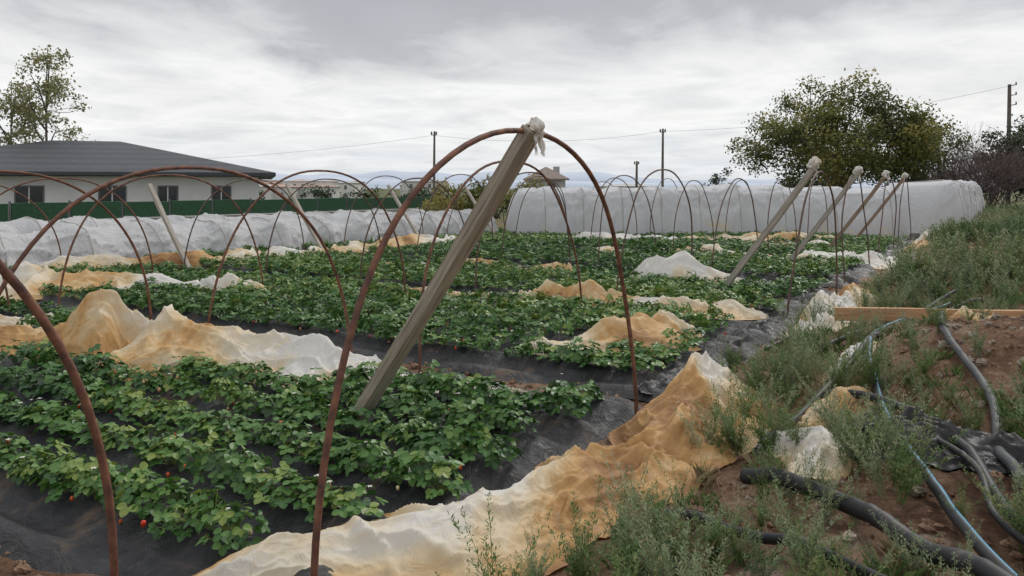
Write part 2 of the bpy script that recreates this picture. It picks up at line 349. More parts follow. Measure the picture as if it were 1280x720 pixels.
film('black_plastic_heap',[(2.2,8.0,.1,.06),(2.7,8.9,.2,.09),(3.3,9.6,.2,.07),(3.9,10.4,.1,.05)],M_blk,309,110,50,.0)
film('black_plastic_heap',[(1.0,6.3,.08,.05),(1.5,6.9,.2,.08),(2.0,7.7,.12,.06)],M_blk,317,90,50,.0)
# ---------------------------------------------------------------- mulch sheets
RP=.485;rowoff=(np.arange(7)-3)*RP;HWm=1.92
def mulz(a,c,ct):
    ph=(c-ct)/RP
    rid=np.cos(ph*2*math.pi)*.5+.5
    z=.012+.095*rid**.8+.018*fbm(a*2.2,c*7,61,3)+.007*fbm(a*12,c*14,63,2)
    edge=sst(HWm,HWm-.2,np.abs(c-ct)+.12*fbm(a*1.3,c*0,65,3))
    return z*edge-.04*(1-edge)
for k,ct in enumerate(TC):
    near=k<3
    na,nc=(430,140) if near else (180,80)
    aa=np.linspace(-.28,13.2,na);cc=np.linspace(ct-HWm,ct+HWm,nc)
    AA,CC=np.meshgrid(aa,cc,indexing='ij')
    AA2=AA+(1-sst(-.2,1.0,AA))*.30*fbm(CC*1.7,CC*0+k,71,3)
    x=O[0]+AA2*A[0]+CC*C[0];y=O[1]+AA2*A[1]+CC*C[1]
    e_=sst(-.28,-.02,AA)
    z=mulz(AA,CC,ct)*e_-.05*(1-e_)+.001*k
    bb=B();bb.add(np.stack([x,y,z],2).reshape(-1,3),grid_tris(na,nc));bb.obj('black_mulch_film',M_mulch,True)
# ---------------------------------------------------------------- strawberry plants
def leaflet(hi):
    if hi:
        side=[(.26,.12,.05),(.43,.38,.09),(.37,.70,.07),(.17,.93,.03)]
        mid=[(0,0,0),(0,.33,-.02),(0,.68,-.02),(0,1.02,-.05)]
        v=mid+[(x,y,z) for x,y,z in side]+[(-x,y,z) for x,y,z in side]
        t=[(0,4,1),(4,5,1),(5,2,1),(5,6,2),(6,7,2),(7,3,2)]
        t2=[(0,1,8),(8,1,9),(9,1,2),(9,2,10),(10,2,11),(11,2,3)]
        return np.array(v,float),np.array(t+t2)
    v=[(0,0,0),(.44,.45,.09),(0,1,-.04),(-.44,.45,.09)]
    return np.array(v,float),np.array([(0,1,2),(0,2,3)])
def rotm(ax,an):
    c,s=math.cos(an),math.sin(an)
    if ax=='x': return np.array([[1,0,0],[0,c,-s],[0,s,c]])
    if ax=='y': return np.array([[c,0,s],[0,1,0],[-s,0,c]])
    return np.array([[c,-s,0],[s,c,0],[0,0,1]])
def strawberry(rng,hi,nl):
    lv,lt=leaflet(hi);b=B()
    for i in range(nl):
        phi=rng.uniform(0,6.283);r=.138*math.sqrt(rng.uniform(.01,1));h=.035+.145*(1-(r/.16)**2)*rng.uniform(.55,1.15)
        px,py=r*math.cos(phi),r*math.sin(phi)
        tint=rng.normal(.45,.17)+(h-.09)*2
        if rng.random()<.06: tint+=.35
        L0=rng.uniform(.032,.056)*(1.0 if hi else 1.14)
        tilt=-(.15+1.1*(r/.14)*rng.uniform(.2,1.1))
        Rz=rotm('z',phi-math.pi/2+rng.normal(0,.5));Rt=rotm('x',tilt)@rotm('y',rng.normal(0,.3))
        for da in (0,1.25,-1.25):
            V=lv*L0*(1 if da==0 else .92);V=V+np.array([0,.006,0])
            V=V@rotm('z',da).T
            V=V@rotm('x',rng.normal(0,.15)).T
            V=V@Rt.T@Rz.T+np.array([px,py,h])
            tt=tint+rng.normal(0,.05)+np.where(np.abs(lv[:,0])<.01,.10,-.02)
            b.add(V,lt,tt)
        w=.0018
        b.add([(w,0,.01),(-w,w,.01),(px,py+w,h),(px,py-w,h)],[(0,1,2),(0,2,3)],.85)
    return np.concatenate(b.v),np.concatenate(b.t),np.concatenate(b.a)
rg=np.random.default_rng(5)
TH=[strawberry(rg,True,36) for _ in range(7)]
TL=[strawberry(rg,False,27) for _ in range(6)]
pos=[];ex=np.array(EXC)
for k,ct in enumerate(TC):
    for ro in rowoff:
        a=.0+rg.uniform(0,.35)
        while a<13.0:
            p=W(a,ct+ro+rg.normal(0,.022));a+=rg.uniform(.13,.21)
            if rg.random()<.04: a+=.12
            if p[1]<.5: continue
            if ((ex[:,0]-p[0])**2+(ex[:,1]-p[1])**2<(ex[:,2]+.03)**2).any(): continue
            pos.append((p[0],p[1],.085))
pos=np.array(pos);dd=np.hypot(pos[:,0],pos[:,1])
vis=np.abs(pos[:,0])<pos[:,1]*.95+2.0
pos=pos[vis];dd=dd[vis]
bb=B()
for TT_,msk in ((TH,dd<7.5),(TL,dd>=7.5)):
    P=pos[msk];nt_=len(TT_);idx=rg.integers(0,nt_,len(P))
    for q in range(nt_):
        pp=P[idx==q];k=len(pp)
        if k:
            vg=.22*fbm(pp[:,0]*.8,pp[:,1]*.8,97,2)
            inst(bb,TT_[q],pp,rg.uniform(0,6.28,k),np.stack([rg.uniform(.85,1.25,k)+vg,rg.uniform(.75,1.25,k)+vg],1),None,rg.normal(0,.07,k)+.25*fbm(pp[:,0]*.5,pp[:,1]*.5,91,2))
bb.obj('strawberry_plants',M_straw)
print('plants',len(pos))
M_berry=leafmat('strawberry_fruit_skin',[(0,(.52,.02,.012)),(.6,(.65,.12,.03)),(1,(.7,.58,.35))],.35,.05,.4)
M_petal=leafmat('blossom_petal',[(0,(.8,.8,.75)),(1,(.75,.55,.1))],.6,.3,.2)
u_=np.linspace(0,math.pi,6);w_=np.arange(7)/7*6.283
fv=np.array([(math.sin(u)*math.cos(w)*.012*(1.15-.45*(u/math.pi)),math.sin(u)*math.sin(w)*.012*(1.15-.45*(u/math.pi)),.015*math.cos(u)) for u in u_ for w in w_])
FT=(fv,grid_tris(6,7,True),np.zeros(len(fv)))
near=pos[dd<12];NF=520;sel=near[rg.integers(0,len(near),NF)]
an=rg.uniform(0,6.28,NF);rr_=rg.uniform(.13,.19,NF)
fp=np.stack([sel[:,0]+rr_*np.cos(an),sel[:,1]+rr_*np.sin(an),rg.uniform(.08,.16,NF)],1)
bb=B();inst(bb,FT,fp,an,rg.uniform(.7,1.3,NF),None,rg.choice([0,.2,.6,.8,1.0],NF));bb.obj('strawberry_fruits',M_berry,True)
b2=B()
for i in range(5):
    q=i*1.2566;c_,s_=math.cos(q),math.sin(q)
    P_=np.array([(0,0,.003),(.008,-.006,.004),(.017,0,.001),(.008,.006,.004)])
    b2.add(np.stack([P_[:,0]*c_-P_[:,1]*s_,P_[:,0]*s_+P_[:,1]*c_,P_[:,2]],1),[(0,1,2),(0,2,3)],0)
b2.add([(.004,0,.006),(-.002,.0035,.006),(-.002,-.0035,.006)],[(0,1,2)],1)
BT=(np.concatenate(b2.v),np.concatenate(b2.t),np.concatenate(b2.a))
sel=near[rg.integers(0,len(near),360)];an=rg.uniform(0,6.28,360);rr_=rg.uniform(0,.13,360)
fp=np.stack([sel[:,0]+rr_*np.cos(an),sel[:,1]+rr_*np.sin(an),rg.uniform(.19,.27,360)],1)
bb=B();inst(bb,BT,fp,an,rg.uniform(.7,1.1,360),rg.normal(0,.3,(360,2)));bb.obj('strawberry_blossoms',M_petal)
# ---------------------------------------------------------------- hoops
def hoop(cx,cy,H=1.98,Rr=1.63,lean=0,rad=.014,mat=None,seg=44,z0=-.05,skew=0):
    th=np.linspace(math.pi,0,seg);cs=np.cos(th);sn=np.sin(th)
    l=np.sign(cs)*np.abs(cs)**.88*Rr;z=np.maximum(sn,0)**.95*(H-z0)+z0
    jit=.018*np.sin(th*3+cx)+.008*np.sin(th*7+cy)
    x=cx+C[0]*(l+skew*z)+A[0]*(lean*z+jit);y=cy+C[1]*(l+skew*z)+A[1]*(lean*z+jit)
    b=B();tube(b,np.stack([x,y,z],1),rad,10 if cy<12 else 6);return b.obj('greenhouse_hoop',mat or M_rust,True)
def brace(foot,top,w=.11,th=.055,mat=None,name='wooden_brace_post'):
    f=Vector(foot);t_=Vector(top);d=t_-f;ln=d.length
    nseg=14;bb=B();V=[];prof=[(-w/2,-th/2),(-w/2+.006,-th/2-.004),(w/2-.006,-th/2-.004),(w/2,-th/2),(w/2,th/2),(w/2-.006,th/2+.004),(-w/2+.006,th/2+.004),(-w/2,th/2)]
    for i in range(nseg):
        q=i/(nseg-1)
        for (a_,b_) in prof:
            V.append((a_*(1+.05*math.sin(q*9))+.008*math.sin(q*5),b_+.004*math.sin(q*7),q*ln))
    bb.add(V,grid_tris(nseg,8,True))
    for e in (0,nseg-1): bb.add(V[e*8:e*8+8],[(0,i,i+1) for i in range(1,7)])
    o=bb.obj(name,mat or M_wood)
    o.location=f;q=d.to_track_quat('Z','Y');o.rotation_mode='QUATERNION';o.rotation_quaternion=q;return o
hoop(.07,4.45,1.965,1.60,0,.0155)
hoop(-2.3,5.85,1.80,1.62,.02,.014)
hoop(-4.7,7.25,1.8,1.6,-.03,.013);hoop(-7.1,8.6,1.8,1.6,.03,.013);hoop(-9.3,10,1.8,1.6,.0,.013)
hoop(-2.46,1.9,1.9,1.6,.0,.017);hoop(-4.9,3.3,1.85,1.6,.0,.015)
hoop(.03,8.4,1.93,1.62,.03,.013);hoop(-2.35,9.75,1.86,1.62,-.03,.013);hoop(-4.7,11.1,1.83,1.6,.05,.013);hoop(-7.0,12.4,1.8,1.6,.0,.013);hoop(-9.3,13.7,1.75,1.6,.0,.013)
K={3:(4.2,11.1),4:(6.5,15.0),5:(8.75,18.7),6:(11.0,22.4)}
for kk,(kx,ky) in K.items():
    for i in range(6):
        s_=2.3
        hoop(kx+A[0]*s_*i,ky+A[1]*s_*i,1.92+random.uniform(-.10,.07),1.6,random.uniform(-.07,.07),.013,M_rustf)
    fx,fy=kx+A[0]*1.4,ky+A[1]*1.4
    wdt=.115 if kk<5 else .085
    brace((fx,fy,-.02),(kx-A[0]*.03,ky-A[1]*.03,1.98),wdt,.07,M_wood2 if kk<5 else M_wood3)
mainb=brace((-1.13,5.42,-.05),(.12,4.43,1.975),.115,.07)
for (fx,fy) in ((-6.3,15.7),(-4.4,19.0),(-2.4,22.2),(-.4,25.2),(-8.3,12.4)):
    brace((fx,fy,-.02),(fx+A[0]*1.35,fy+A[1]*1.35,1.72),.09,.06,M_wood2)
def knot(p,s,seed,tails=4):
    rgk=np.random.default_rng(seed);b=B()
    p=np.array(p,float)
    for k in range(5):
        nu,nv=12,22;ph=np.arange(nv)/nv*2*math.pi;q=np.linspace(-1,1,nu)
        Q,PH=np.meshgrid(q,ph,indexing='ij')
        ax=rgk.normal(0,1,3);ax/=np.linalg.norm(ax);e1=np.cross(ax,[.3,.5,.8]);e1/=np.linalg.norm(e1);e2=np.cross(ax,e1)
        r=s*(.75+.35*k/5)*(1+.55*fbm(np.cos(PH)*2+Q,np.sin(PH)*2+k,seed+k,3)-.25*Q**2)
        V=p+(np.cos(PH)*r)[...,None]*e1+(np.sin(PH)*r)[...,None]*e2+(Q*s*.5*(1+.5*fbm(PH,Q,seed,2)))[...,None]*ax+rgk.normal(0,s*.2,3)
        b.add(V.reshape(-1,3),grid_tris(nu,nv,True),.25)
    for i in range(tails):
        n=12;an=rgk.uniform(0,6.28);w=s*rgk.uniform(.25,.55);ln=s*rgk.uniform(1.2,3.4)
        q=np.linspace(0,1,n)
        cx=p[0]+math.cos(an)*s*(.3+.9*q*rgk.uniform(.3,1));cy=p[1]+math.sin(an)*s*(.3+.6*q);cz=p[2]+s*.2-ln*q**1.2
        V=[]
        for j in range(n):
            for e in (-1,-.3,.4,1):
                V.append((cx[j]+e*w*(1-.75*q[j])*math.cos(an+1.5+q[j]*1.5)+.2*w*math.sin(j*1.3+e*2),cy[j]+e*w*(1-.6*q[j])*math.sin(an+1.5+q[j]*1.5),cz[j]+.25*w*math.sin(j*1.7+e*3)))
        b.add(V,grid_tris(n,4),.2)
    return b.obj('plastic_tie_wrap',M_film,True)
knot((.13,4.43,1.975),.052,1,8)
for kk,(kx,ky) in K.items(): knot((kx,ky,1.98),.075,kk*3,5)
# ---------------------------------------------------------------- covered tunnels
def cover(name,path,H,Wd,rib=1.5,seed=0,sag=.05,ribs=True,endcap=(True,True),mat=None,sq=.5,rip=.02):
    p=np.asarray(path,float);Ln=np.linalg.norm(np.diff(p,axis=0),axis=1).sum()
    n=int(Ln/.08);m=56;s=spline(p,n)
    T=np.gradient(s,axis=0);T/=np.linalg.norm(T,axis=1)[:,None];Nn=np.stack([-T[:,1],T[:,0]],1)
    al=np.linspace(0,Ln,n);th=np.linspace(0,math.pi,m);AL,TH_=np.meshgrid(al,th,indexing='ij')
    ribj=AL+.25*rib*(vn(AL/rib*.7,AL*0,seed+77)-.5)
    sg=np.abs(np.sin(ribj/rib*math.pi))
    k=1-sag*sg*(.5+vn(AL/rib*.5,TH_,seed+2))+.02*fbm(AL*1.1,TH_*2,seed,3)
    fold=(1-np.abs(fbm(AL*2.6+TH_*1.2,TH_*2.2-AL*.7,seed+3,2))*3).clip(0,1)**1.5*rip
    fold2=(1-np.abs(fbm(AL*6,TH_*1.4,seed+23,2))*3).clip(0,1)**1.5*rip*.6
    k=k+fold+fold2
    hh=H*(1+.05*fbm(al*.45,al*0,seed+5,3))[:,None]
    for which,e in ((0,AL),(1,Ln-AL)):
        if endcap[which]: k=k*np.sqrt(np.clip(1-(1-np.clip(e/.7,0,1))**2*.98,0,1))
    l=np.sign(np.cos(TH_))*np.abs(np.cos(TH_))**sq*Wd/2
    z=np.sin(TH_)**(sq*1.15)*hh*k
    l=-l*k
    sk=np.clip(1-np.sin(TH_)*3.0,0,1)
    l=l*(1+sk*.16*(.5+.5*fbm(AL*2.5,TH_*0+seed,seed+9,3)))
    xs=s[:,0][:,None]+Nn[:,0][:,None]*l;ys=s[:,1][:,None]+Nn[:,1][:,None]*l
    gz=np.maximum(G(xs,ys),-.05)
    z=z+gz-.03
    bb=B();bb.add(np.stack([xs,ys,z],2).reshape(-1,3),grid_tris(n,m),(.3+.3*fbm(AL*.6,TH_*1.2,seed+6,3)+.55*sk).ravel())
    o=bb.obj(name,mat or M_cover,True)
    if ribs:
        b=B()
        for q in np.arange(rib,Ln-rib*.5,rib):
            i=int(q/Ln*(n-1));P_=np.stack([xs[i],ys[i],z[i]],1)
            ctr=np.array([s[i,0],s[i,1],0]);P2=ctr+(P_-ctr)*1.003
            tube(b,P2[::2],.014,5,.5)
        ob=b.obj('cover_ribs',M_rib,True);ob.parent=o
    return o
M_rib=nmat('pale_rib',[(.3,(.34,.32,.30)),(.7,(.48,.46,.44))],4,.8,0)
cover('plastic_covered_tunnel',[(-.2,26.4),(4,26.7),(8.5,27.0),(14.6,27.3)],1.74,2.6,1.45,5,.04,True,(True,False),None,.36,.03)
cover('plastic_covered_tunnel',[(12.9,25.6),(16.0,30.2),(19.0,35.0),(22.2,40.0)],1.80,2.4,1.15,15,.03,True,(True,True),None,.30,.02)
cover('plastic_covered_tunnel',[(-14.2,10.6),(-10.4,15.6),(-6.6,20.3),(-3.2,24.4),(-1.0,27.2)],.98,2.3,1.35,25,.22,True,(True,True),M_coverl,.75,.05)
cover('plastic_covered_tunnel',[(-19,15.5),(-13.4,22.1),(-9.0,27.3),(-4.5,32.5)],.85,2.4,1.5,35,.2,True,(True,True),M_coverl,.75,.05)
# ---------------------------------------------------------------- hoses
def hose(pts,r,name='black_irrigation_hose',stripe=None,mat=None,lift=0):
    s=spline(np.array(pts,float),90);z=G(s[:,0],s[:,1])
    zz=np.convolve(np.pad(z,6,mode='edge'),np.ones(13)/13,'valid')
    P=np.stack([s[:,0],s[:,1],np.maximum(zz,z-.01)+r*.9+lift+.015*np.sin(np.linspace(0,9,90))**2],1)
    b=B();tube(b,P,r,14,.2,0,stripe);return b.obj(name,mat or M_hose,True)
m,nt_,N_,L_,P_=newmat('dark_pipe_blue_stripe')
at=N_.new('ShaderNodeAttribute');at.attribute_name='tint';r_=ramp(N_,[(.0,(.022,.024,.028)),(.55,(.028,.03,.034)),(.7,(.06,.25,.38))]);L_.new(at.outputs['Fac'],r_.inputs[0]);L_.new(r_.outputs[0],P_.inputs['Base Color']);P_.inputs['Roughness'].default_value=.5
P_.inputs['Specular IOR Level'].default_value=.35
M_str=m
hose([(5.2,9.5),(4.6,8.9),(3.5,7.6),(2.95,6.6),(2.62,5.8),(2.2,4.7),(1.93,3.7),(1.72,2.9),(1.6,2.2)],.026,stripe=10,mat=M_str,lift=.04)
hose([(6.3,11),(5.4,10),(3.5,7.5),(2.35,5.8),(1.7,4.9),(1.35,4.4)],.026,lift=.04)
M_hosg=nmat('faded_grey_pipe',[(.35,(.05,.055,.06)),(.8,(.12,.12,.12))],5,.6,.1,40,bdist=.003,spec=.3)
hose([(4.2,8.6),(3.95,7.4),(3.4,6.3),(3.05,5.1),(2.5,4.1),(2.3,3.6)],.028,mat=M_hosg,lift=.03)
hose([(1.15,3.95),(1.33,3.68),(1.45,3.25),(1.55,2.85),(1.6,2.3)],.038,lift=.05)
hose([(.7,3.6),(.87,3.35),(1.05,3.12),(1.2,2.85),(1.3,2.4)],.022,lift=.04)
hose([(2.1,5.3),(2.36,4.8),(2.3,4.1),(2.05,3.3),(1.95,2.7)],.026,lift=.06)
hose([(2.0,4.6),(2.2,4.3),(2.15,3.7),(1.95,3.2),(1.9,2.6)],.016,lift=.08)
hose([(2.6,8.2),(3.6,9.4),(4.2,10.2),(5.2,11.3)],.022)
hose([(2.9,7.6),(4.0,8.4),(4.9,9.0),(5.8,9.8)],.026,lift=.03)
hose([(.2,2.95),(.5,3.05),(.8,3.2),(1.0,3.5)],.012,'grey_hose',mat=M_hosg)
pk=brace((3.45,8.55,float(G(3.45,8.55))+.24),(5.45,7.95,float(G(5.45,7.95))+.14),.06,.13,M_plank,'wooden_plank')
# ---------------------------------------------------------------- rocks, clods
def rocktpl(seed,flat=.7):
    nu,nv=8,10;th=np.linspace(.01,math.pi-.01,nu);ph=np.arange(nv)/nv*6.2832
    TH_,PH=np.meshgrid(th,ph,indexing='ij');r=1+.7*fbm(np.cos(PH)*1.3+TH_,np.sin(PH)*1.3+TH_*1.4,seed,2)
    r=np.round(r*4)/4*.5+r*.5
    V=np.stack([r*np.sin(TH_)*np.cos(PH),.8*r*np.sin(TH_)*np.sin(PH),flat*r*np.cos(TH_)],2).reshape(-1,3)
    return V,grid_tris(nu,nv,True),np.full(len(V),.5)
RT=[rocktpl(500+i*3) for i in range(5)]
def scatter_rocks(name,mat,P,S):
    b=B()
    for q in range(5):
        k=len(P[q::5])
        if k: inst(b,RT[q],P[q::5],rg.uniform(0,6.28,k),S[q::5])
    return b.obj(name,mat)
def onground(n,fa,fc):
    s=fa(n);c=fc(n);x=O[0]-s*A[0]+c*C[0];y=O[1]-s*A[1]+c*C[1]
    return np.stack([x,y,G(x,y)],1)
P=onground(7000,lambda n:rg.uniform(.2,5,n),lambda n:rg.uniform(-5,9,n))
scatter_rocks('soil_clods',M_clod,P,.005+.034*rg.random(7000)**3)
P=onground(420,lambda n:rg.uniform(.2,5,n),lambda n:rg.uniform(-4,11,n))
P2=np.stack([rg.normal(4.0,.7,260),rg.normal(6.6,1.0,260)],1);P2=np.column_stack([P2,G(P2[:,0],P2[:,1])]);P=np.concatenate([P,P2])
scatter_rocks('stones',M_rock,P,.006+.035*rg.random(len(P))**2.5)
P=np.array([(1.9,3.75,.2),(2.0,3.95,.2),(3.9,7.9,.2),(4.7,8.6,.35),(3.6,5.6,.5),(3.3,6.1,.4),(4.1,6.6,.45),(3.7,6.9,.4)])
P[:,2]=G(P[:,0],P[:,1]);scatter_rocks('rubble_stones',M_rock,P,rg.uniform(.04,.075,len(P)))
P=[]
for ct in TC[:4]:
    for i in range(330): P.append((*W(rg.uniform(0,9),ct+1.8+rg.uniform(0,.5)),0))
P=np.array(P);P[:,2]=G(P[:,0],P[:,1])+.01;scatter_rocks('gap_clods',M_clod,P,.01+.03*rg.random(len(P))**2)
# ---------------------------------------------------------------- weeds
def weed(rng,ns,H,nl,ll,lw,spread=.5):
    b=B()
    for i in range(ns):
        an=rng.uniform(0,6.28);ln=H*rng.uniform(.5,1.15);sp=spread*rng.uniform(.1,1)
        q=np.linspace(0,1,7)
        sx=math.cos(an)*ln*sp*(q**1.4)+.02*rng.normal();sy=math.sin(an)*ln*sp*(q**1.4)+.02*rng.normal();sz=ln*q*(1-.15*sp*q)
        w=.0025
        V=[]
        for j in range(7):
            ww=w*(1.2-q[j]); V+= [(sx[j]-ww*math.sin(an),sy[j]+ww*math.cos(an),sz[j]),(sx[j]+ww*math.sin(an),sy[j]-ww*math.cos(an),sz[j])]
        b.add(V,grid_tris(7,2),.75)
        t0=rng.normal(.5,.12)
        for k in range(nl):
            t_=rng.uniform(.12,1)**.8;x=np.interp(t_,q,sx);y=np.interp(t_,q,sy);z=np.interp(t_,q,sz)
            a2=rng.uniform(0,6.28);so=rng.uniform(0,.10)*H*(1.1-t_)*rng.uniform(0,1)*1.6
            x+=math.cos(a2)*so;y+=math.sin(a2)*so;z+=so*.8
            a3=a2+rng.normal(0,.7);up=rng.uniform(.3,1.15);L0=ll*rng.uniform(.6,1.2)*(1.15-.55*t_)
            d=np.array([math.cos(a3)*math.cos(up),math.sin(a3)*math.cos(up),math.sin(up)]);sd_=np.array([-math.sin(a3),math.cos(a3),0])*lw*.5
            p=np.array([x,y,z]);b.add([p,p+d*L0*.5+sd_,p+d*L0-np.array([0,0,L0*.12]),p+d*L0*.5-sd_],[(0,1,2),(0,2,3)],t0+rng.normal(0,.12)+.15*t_)
    return np.concatenate(b.v),np.concatenate(b.t),np.concatenate(b.a)
WN=[weed(rg,12,.46,85,.038,.0068,.7) for _ in range(6)]
WF=[weed(rg,9,.5,45,.06,.016,.7) for _ in range(5)]
clus=[(.03,2.95,4,.6),(.36,3.0,8,.8),(.6,3.15,8,.8),(.85,3.5,6,.7),(1.12,3.5,5,.7),(1.28,4.5,8,.95),(1.2,5.1,3,.7),(1.7,4.75,5,.8),(1.45,3.5,2,.8),(1.72,3.6,4,.9),(2.35,5.6,6,.9),(1.9,3.05,4,.7),(.95,3.0,7,.6),(1.3,2.9,2,.45),(1.75,4.1,4,.8),(1.8,6.0,8,.95),(2.2,6.6,9,.85),(1.75,5.5,5,.9),(-2.35,3.45,3,.4),(-2.6,3.3,2,.4),(2.75,4.5,4,.8),(1.5,4.3,4,.85),(2.6,7.2,9,.85),(3.0,8.0,8,.85),(2.5,5.9,7,.9),(.75,2.75,7,.6),(1.05,2.75,6,.6),(2.15,2.95,5,.9),(2.3,3.3,5,.8),(2.6,5.2,5,.8),(1.4,2.7,3,.45),(1.0,4.1,2,.5),(3.7,9.3,7,.8),(2.6,3.7,6,.8),(2.9,4.3,5,.8),(3.3,7.3,6,.75),(4.2,7.2,5,.7),(4.4,6.4,5,.7),(3.3,4.9,6,.8),(3.8,5.4,5,.75),(4.8,7.6,6,.75),(2.1,7.3,5,.7),(5.3,8.6,8,.9),(4.6,9.4,8,.9),(3.1,5.8,5,.7),(3.5,6.6,4,.6),(4.9,6.9,5,.8),(4.2,5.9,5,.7)]
WP=[];WS=[]
for x,y,n,s in clus:
    for i in range(n):
        WP.append((x+rg.normal(0,.17),y+rg.normal(0,.19)));WS.append(s*rg.uniform(.45,1.15))
WP=np.array(WP);WS=np.array(WS)
P=np.stack([WP[:,0],WP[:,1],G(WP[:,0],WP[:,1])-.01],1)
b1=B();b2=B()
for q in range(6):
    k=len(P[q::6]);tgt=b1 if q<3 else b2
    inst(tgt,WN[q],P[q::6],rg.uniform(0,6.28,k),WS[q::6],rg.normal(0,.15,(k,2)),rg.normal(0,.11,k))
b1.obj('fleabane_weeds',M_weed);b2.obj('green_weeds',M_weedg)
def region(n,s0,s1,c0,c1,seed,th=0.,dens=.5,ymin=0):
    s=rg.uniform(s0,s1,n);c=rg.uniform(c0,c1,n);x=O[0]-s*A[0]+c*C[0];y=O[1]-s*A[1]+c*C[1]
    k=(fbm(x*dens,y*dens,seed,3)>th)&(y>ymin)&(x<y*.85+2);x=x[k];y=y[k]
    return np.stack([x,y,G(x,y)-.02],1)
P=np.concatenate([region(2200,.8,9,4,22,7,-.3,.5,9.3),region(1700,1.0,14,18,46,8,-.35)])
b1=B();b2=B()
for q in range(5):
    pp=P[q::5];k=len(pp);tgt=b1 if q<3 else b2
    sc_=rg.uniform(.55,1.35,k)*(.6+.4*sst(9,13,pp[:,1]))
    inst(tgt,WF[q],pp,rg.uniform(0,6.28,k),sc_,rg.normal(0,.15,(k,2)),rg.normal(0,.12,k)+.5*fbm(pp[:,0]*.4,pp[:,1]*.4,4,2))
b1.obj('bank_fleabane_weeds',M_weed);b2.obj('bank_green_weeds',M_weedg)
def tuft(rng,nb,H):
    b=B()
    for i in range(nb):
        an=rng.uniform(0,6.28);ln=H*rng.uniform(.4,1);o=rng.normal(0,.03,2);sp=rng.uniform(.1,.9)
        dx,dy=math.cos(an),math.sin(an);w=.0013
        b.add([(o[0]-dy*w,o[1]+dx*w,0),(o[0]+dy*w,o[1]-dx*w,0),(o[0]+dx*ln*sp*.4+dy*w,o[1]+dy*ln*sp*.4-dx*w,ln*.6),(o[0]+dx*ln*sp,o[1]+dy*ln*sp,ln*.9)],[(0,1,2),(0,2,3)],rng.uniform(0,1))
    return np.concatenate(b.v),np.concatenate(b.t),np.concatenate(b.a)
GT=[tuft(rg,38,.13) for _ in range(4)]
P=np.concatenate([region(2400,.35,5.5,-4.5,9,17,-.2,1.2),region(1200,1,12,5,30,18,.0)])
b1=B();b2=B()
for q in range(4):
    pp=P[q::4];k=len(pp);inst(b1 if q<2 else b2,GT[q],pp,rg.uniform(0,6.28,k),rg.uniform(.4,1.3,k))
b1.obj('dry_grass',M_dry);b2.obj('green_grass',M_weedg)
# ---------------------------------------------------------------- trees
def leaves(b,ctrs,rads,n,size,rng,tintf,m=0):
    for c_,r_ in zip(ctrs,rads):
        k=int(n*(r_**2));
        d=rng.normal(0,1,(k,3));d/=np.linalg.norm(d,axis=1)[:,None];rr=r_*(rng.uniform(0,1,k)**.5)*rng.uniform(.7,1.35,k)
        p=c_+d*rr[:,None]*np.array([1,1,.75])
        u=rng.normal(0,1,(k,3));u/=np.linalg.norm(u,axis=1)[:,None];w=np.cross(u,rng.normal(0,1,(k,3)));w/=np.linalg.norm(w,axis=1)[:,None]
        s=size*rng.uniform(.6,1.3,(k,1))
        V=np.stack([p-u*s,p+w*s*.5,p+u*s,p-w*s*.5],1).reshape(-1,3)
        i=np.arange(k)*4;T=np.concatenate([np.stack([i,i+1,i+2],1),np.stack([i,i+2,i+3],1)])
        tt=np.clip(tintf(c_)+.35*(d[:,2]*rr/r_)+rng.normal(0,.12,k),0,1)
        b.add(V,T,np.repeat(tt,4),m)
def branch(b,p,q,r0,r1,rng,n=7,bend=.15,nseg=6):
    p=np.array(p,float);q=np.array(q,float);L0=np.linalg.norm(q-p);t_=np.linspace(0,1,n)[:,None]
    off=rng.normal(0,bend*L0,3);P=p+(q-p)*t_+off*np.sin(t_*math.pi)*.6
    tube(b,P,np.linspace(r0,r1,n),nseg);return P
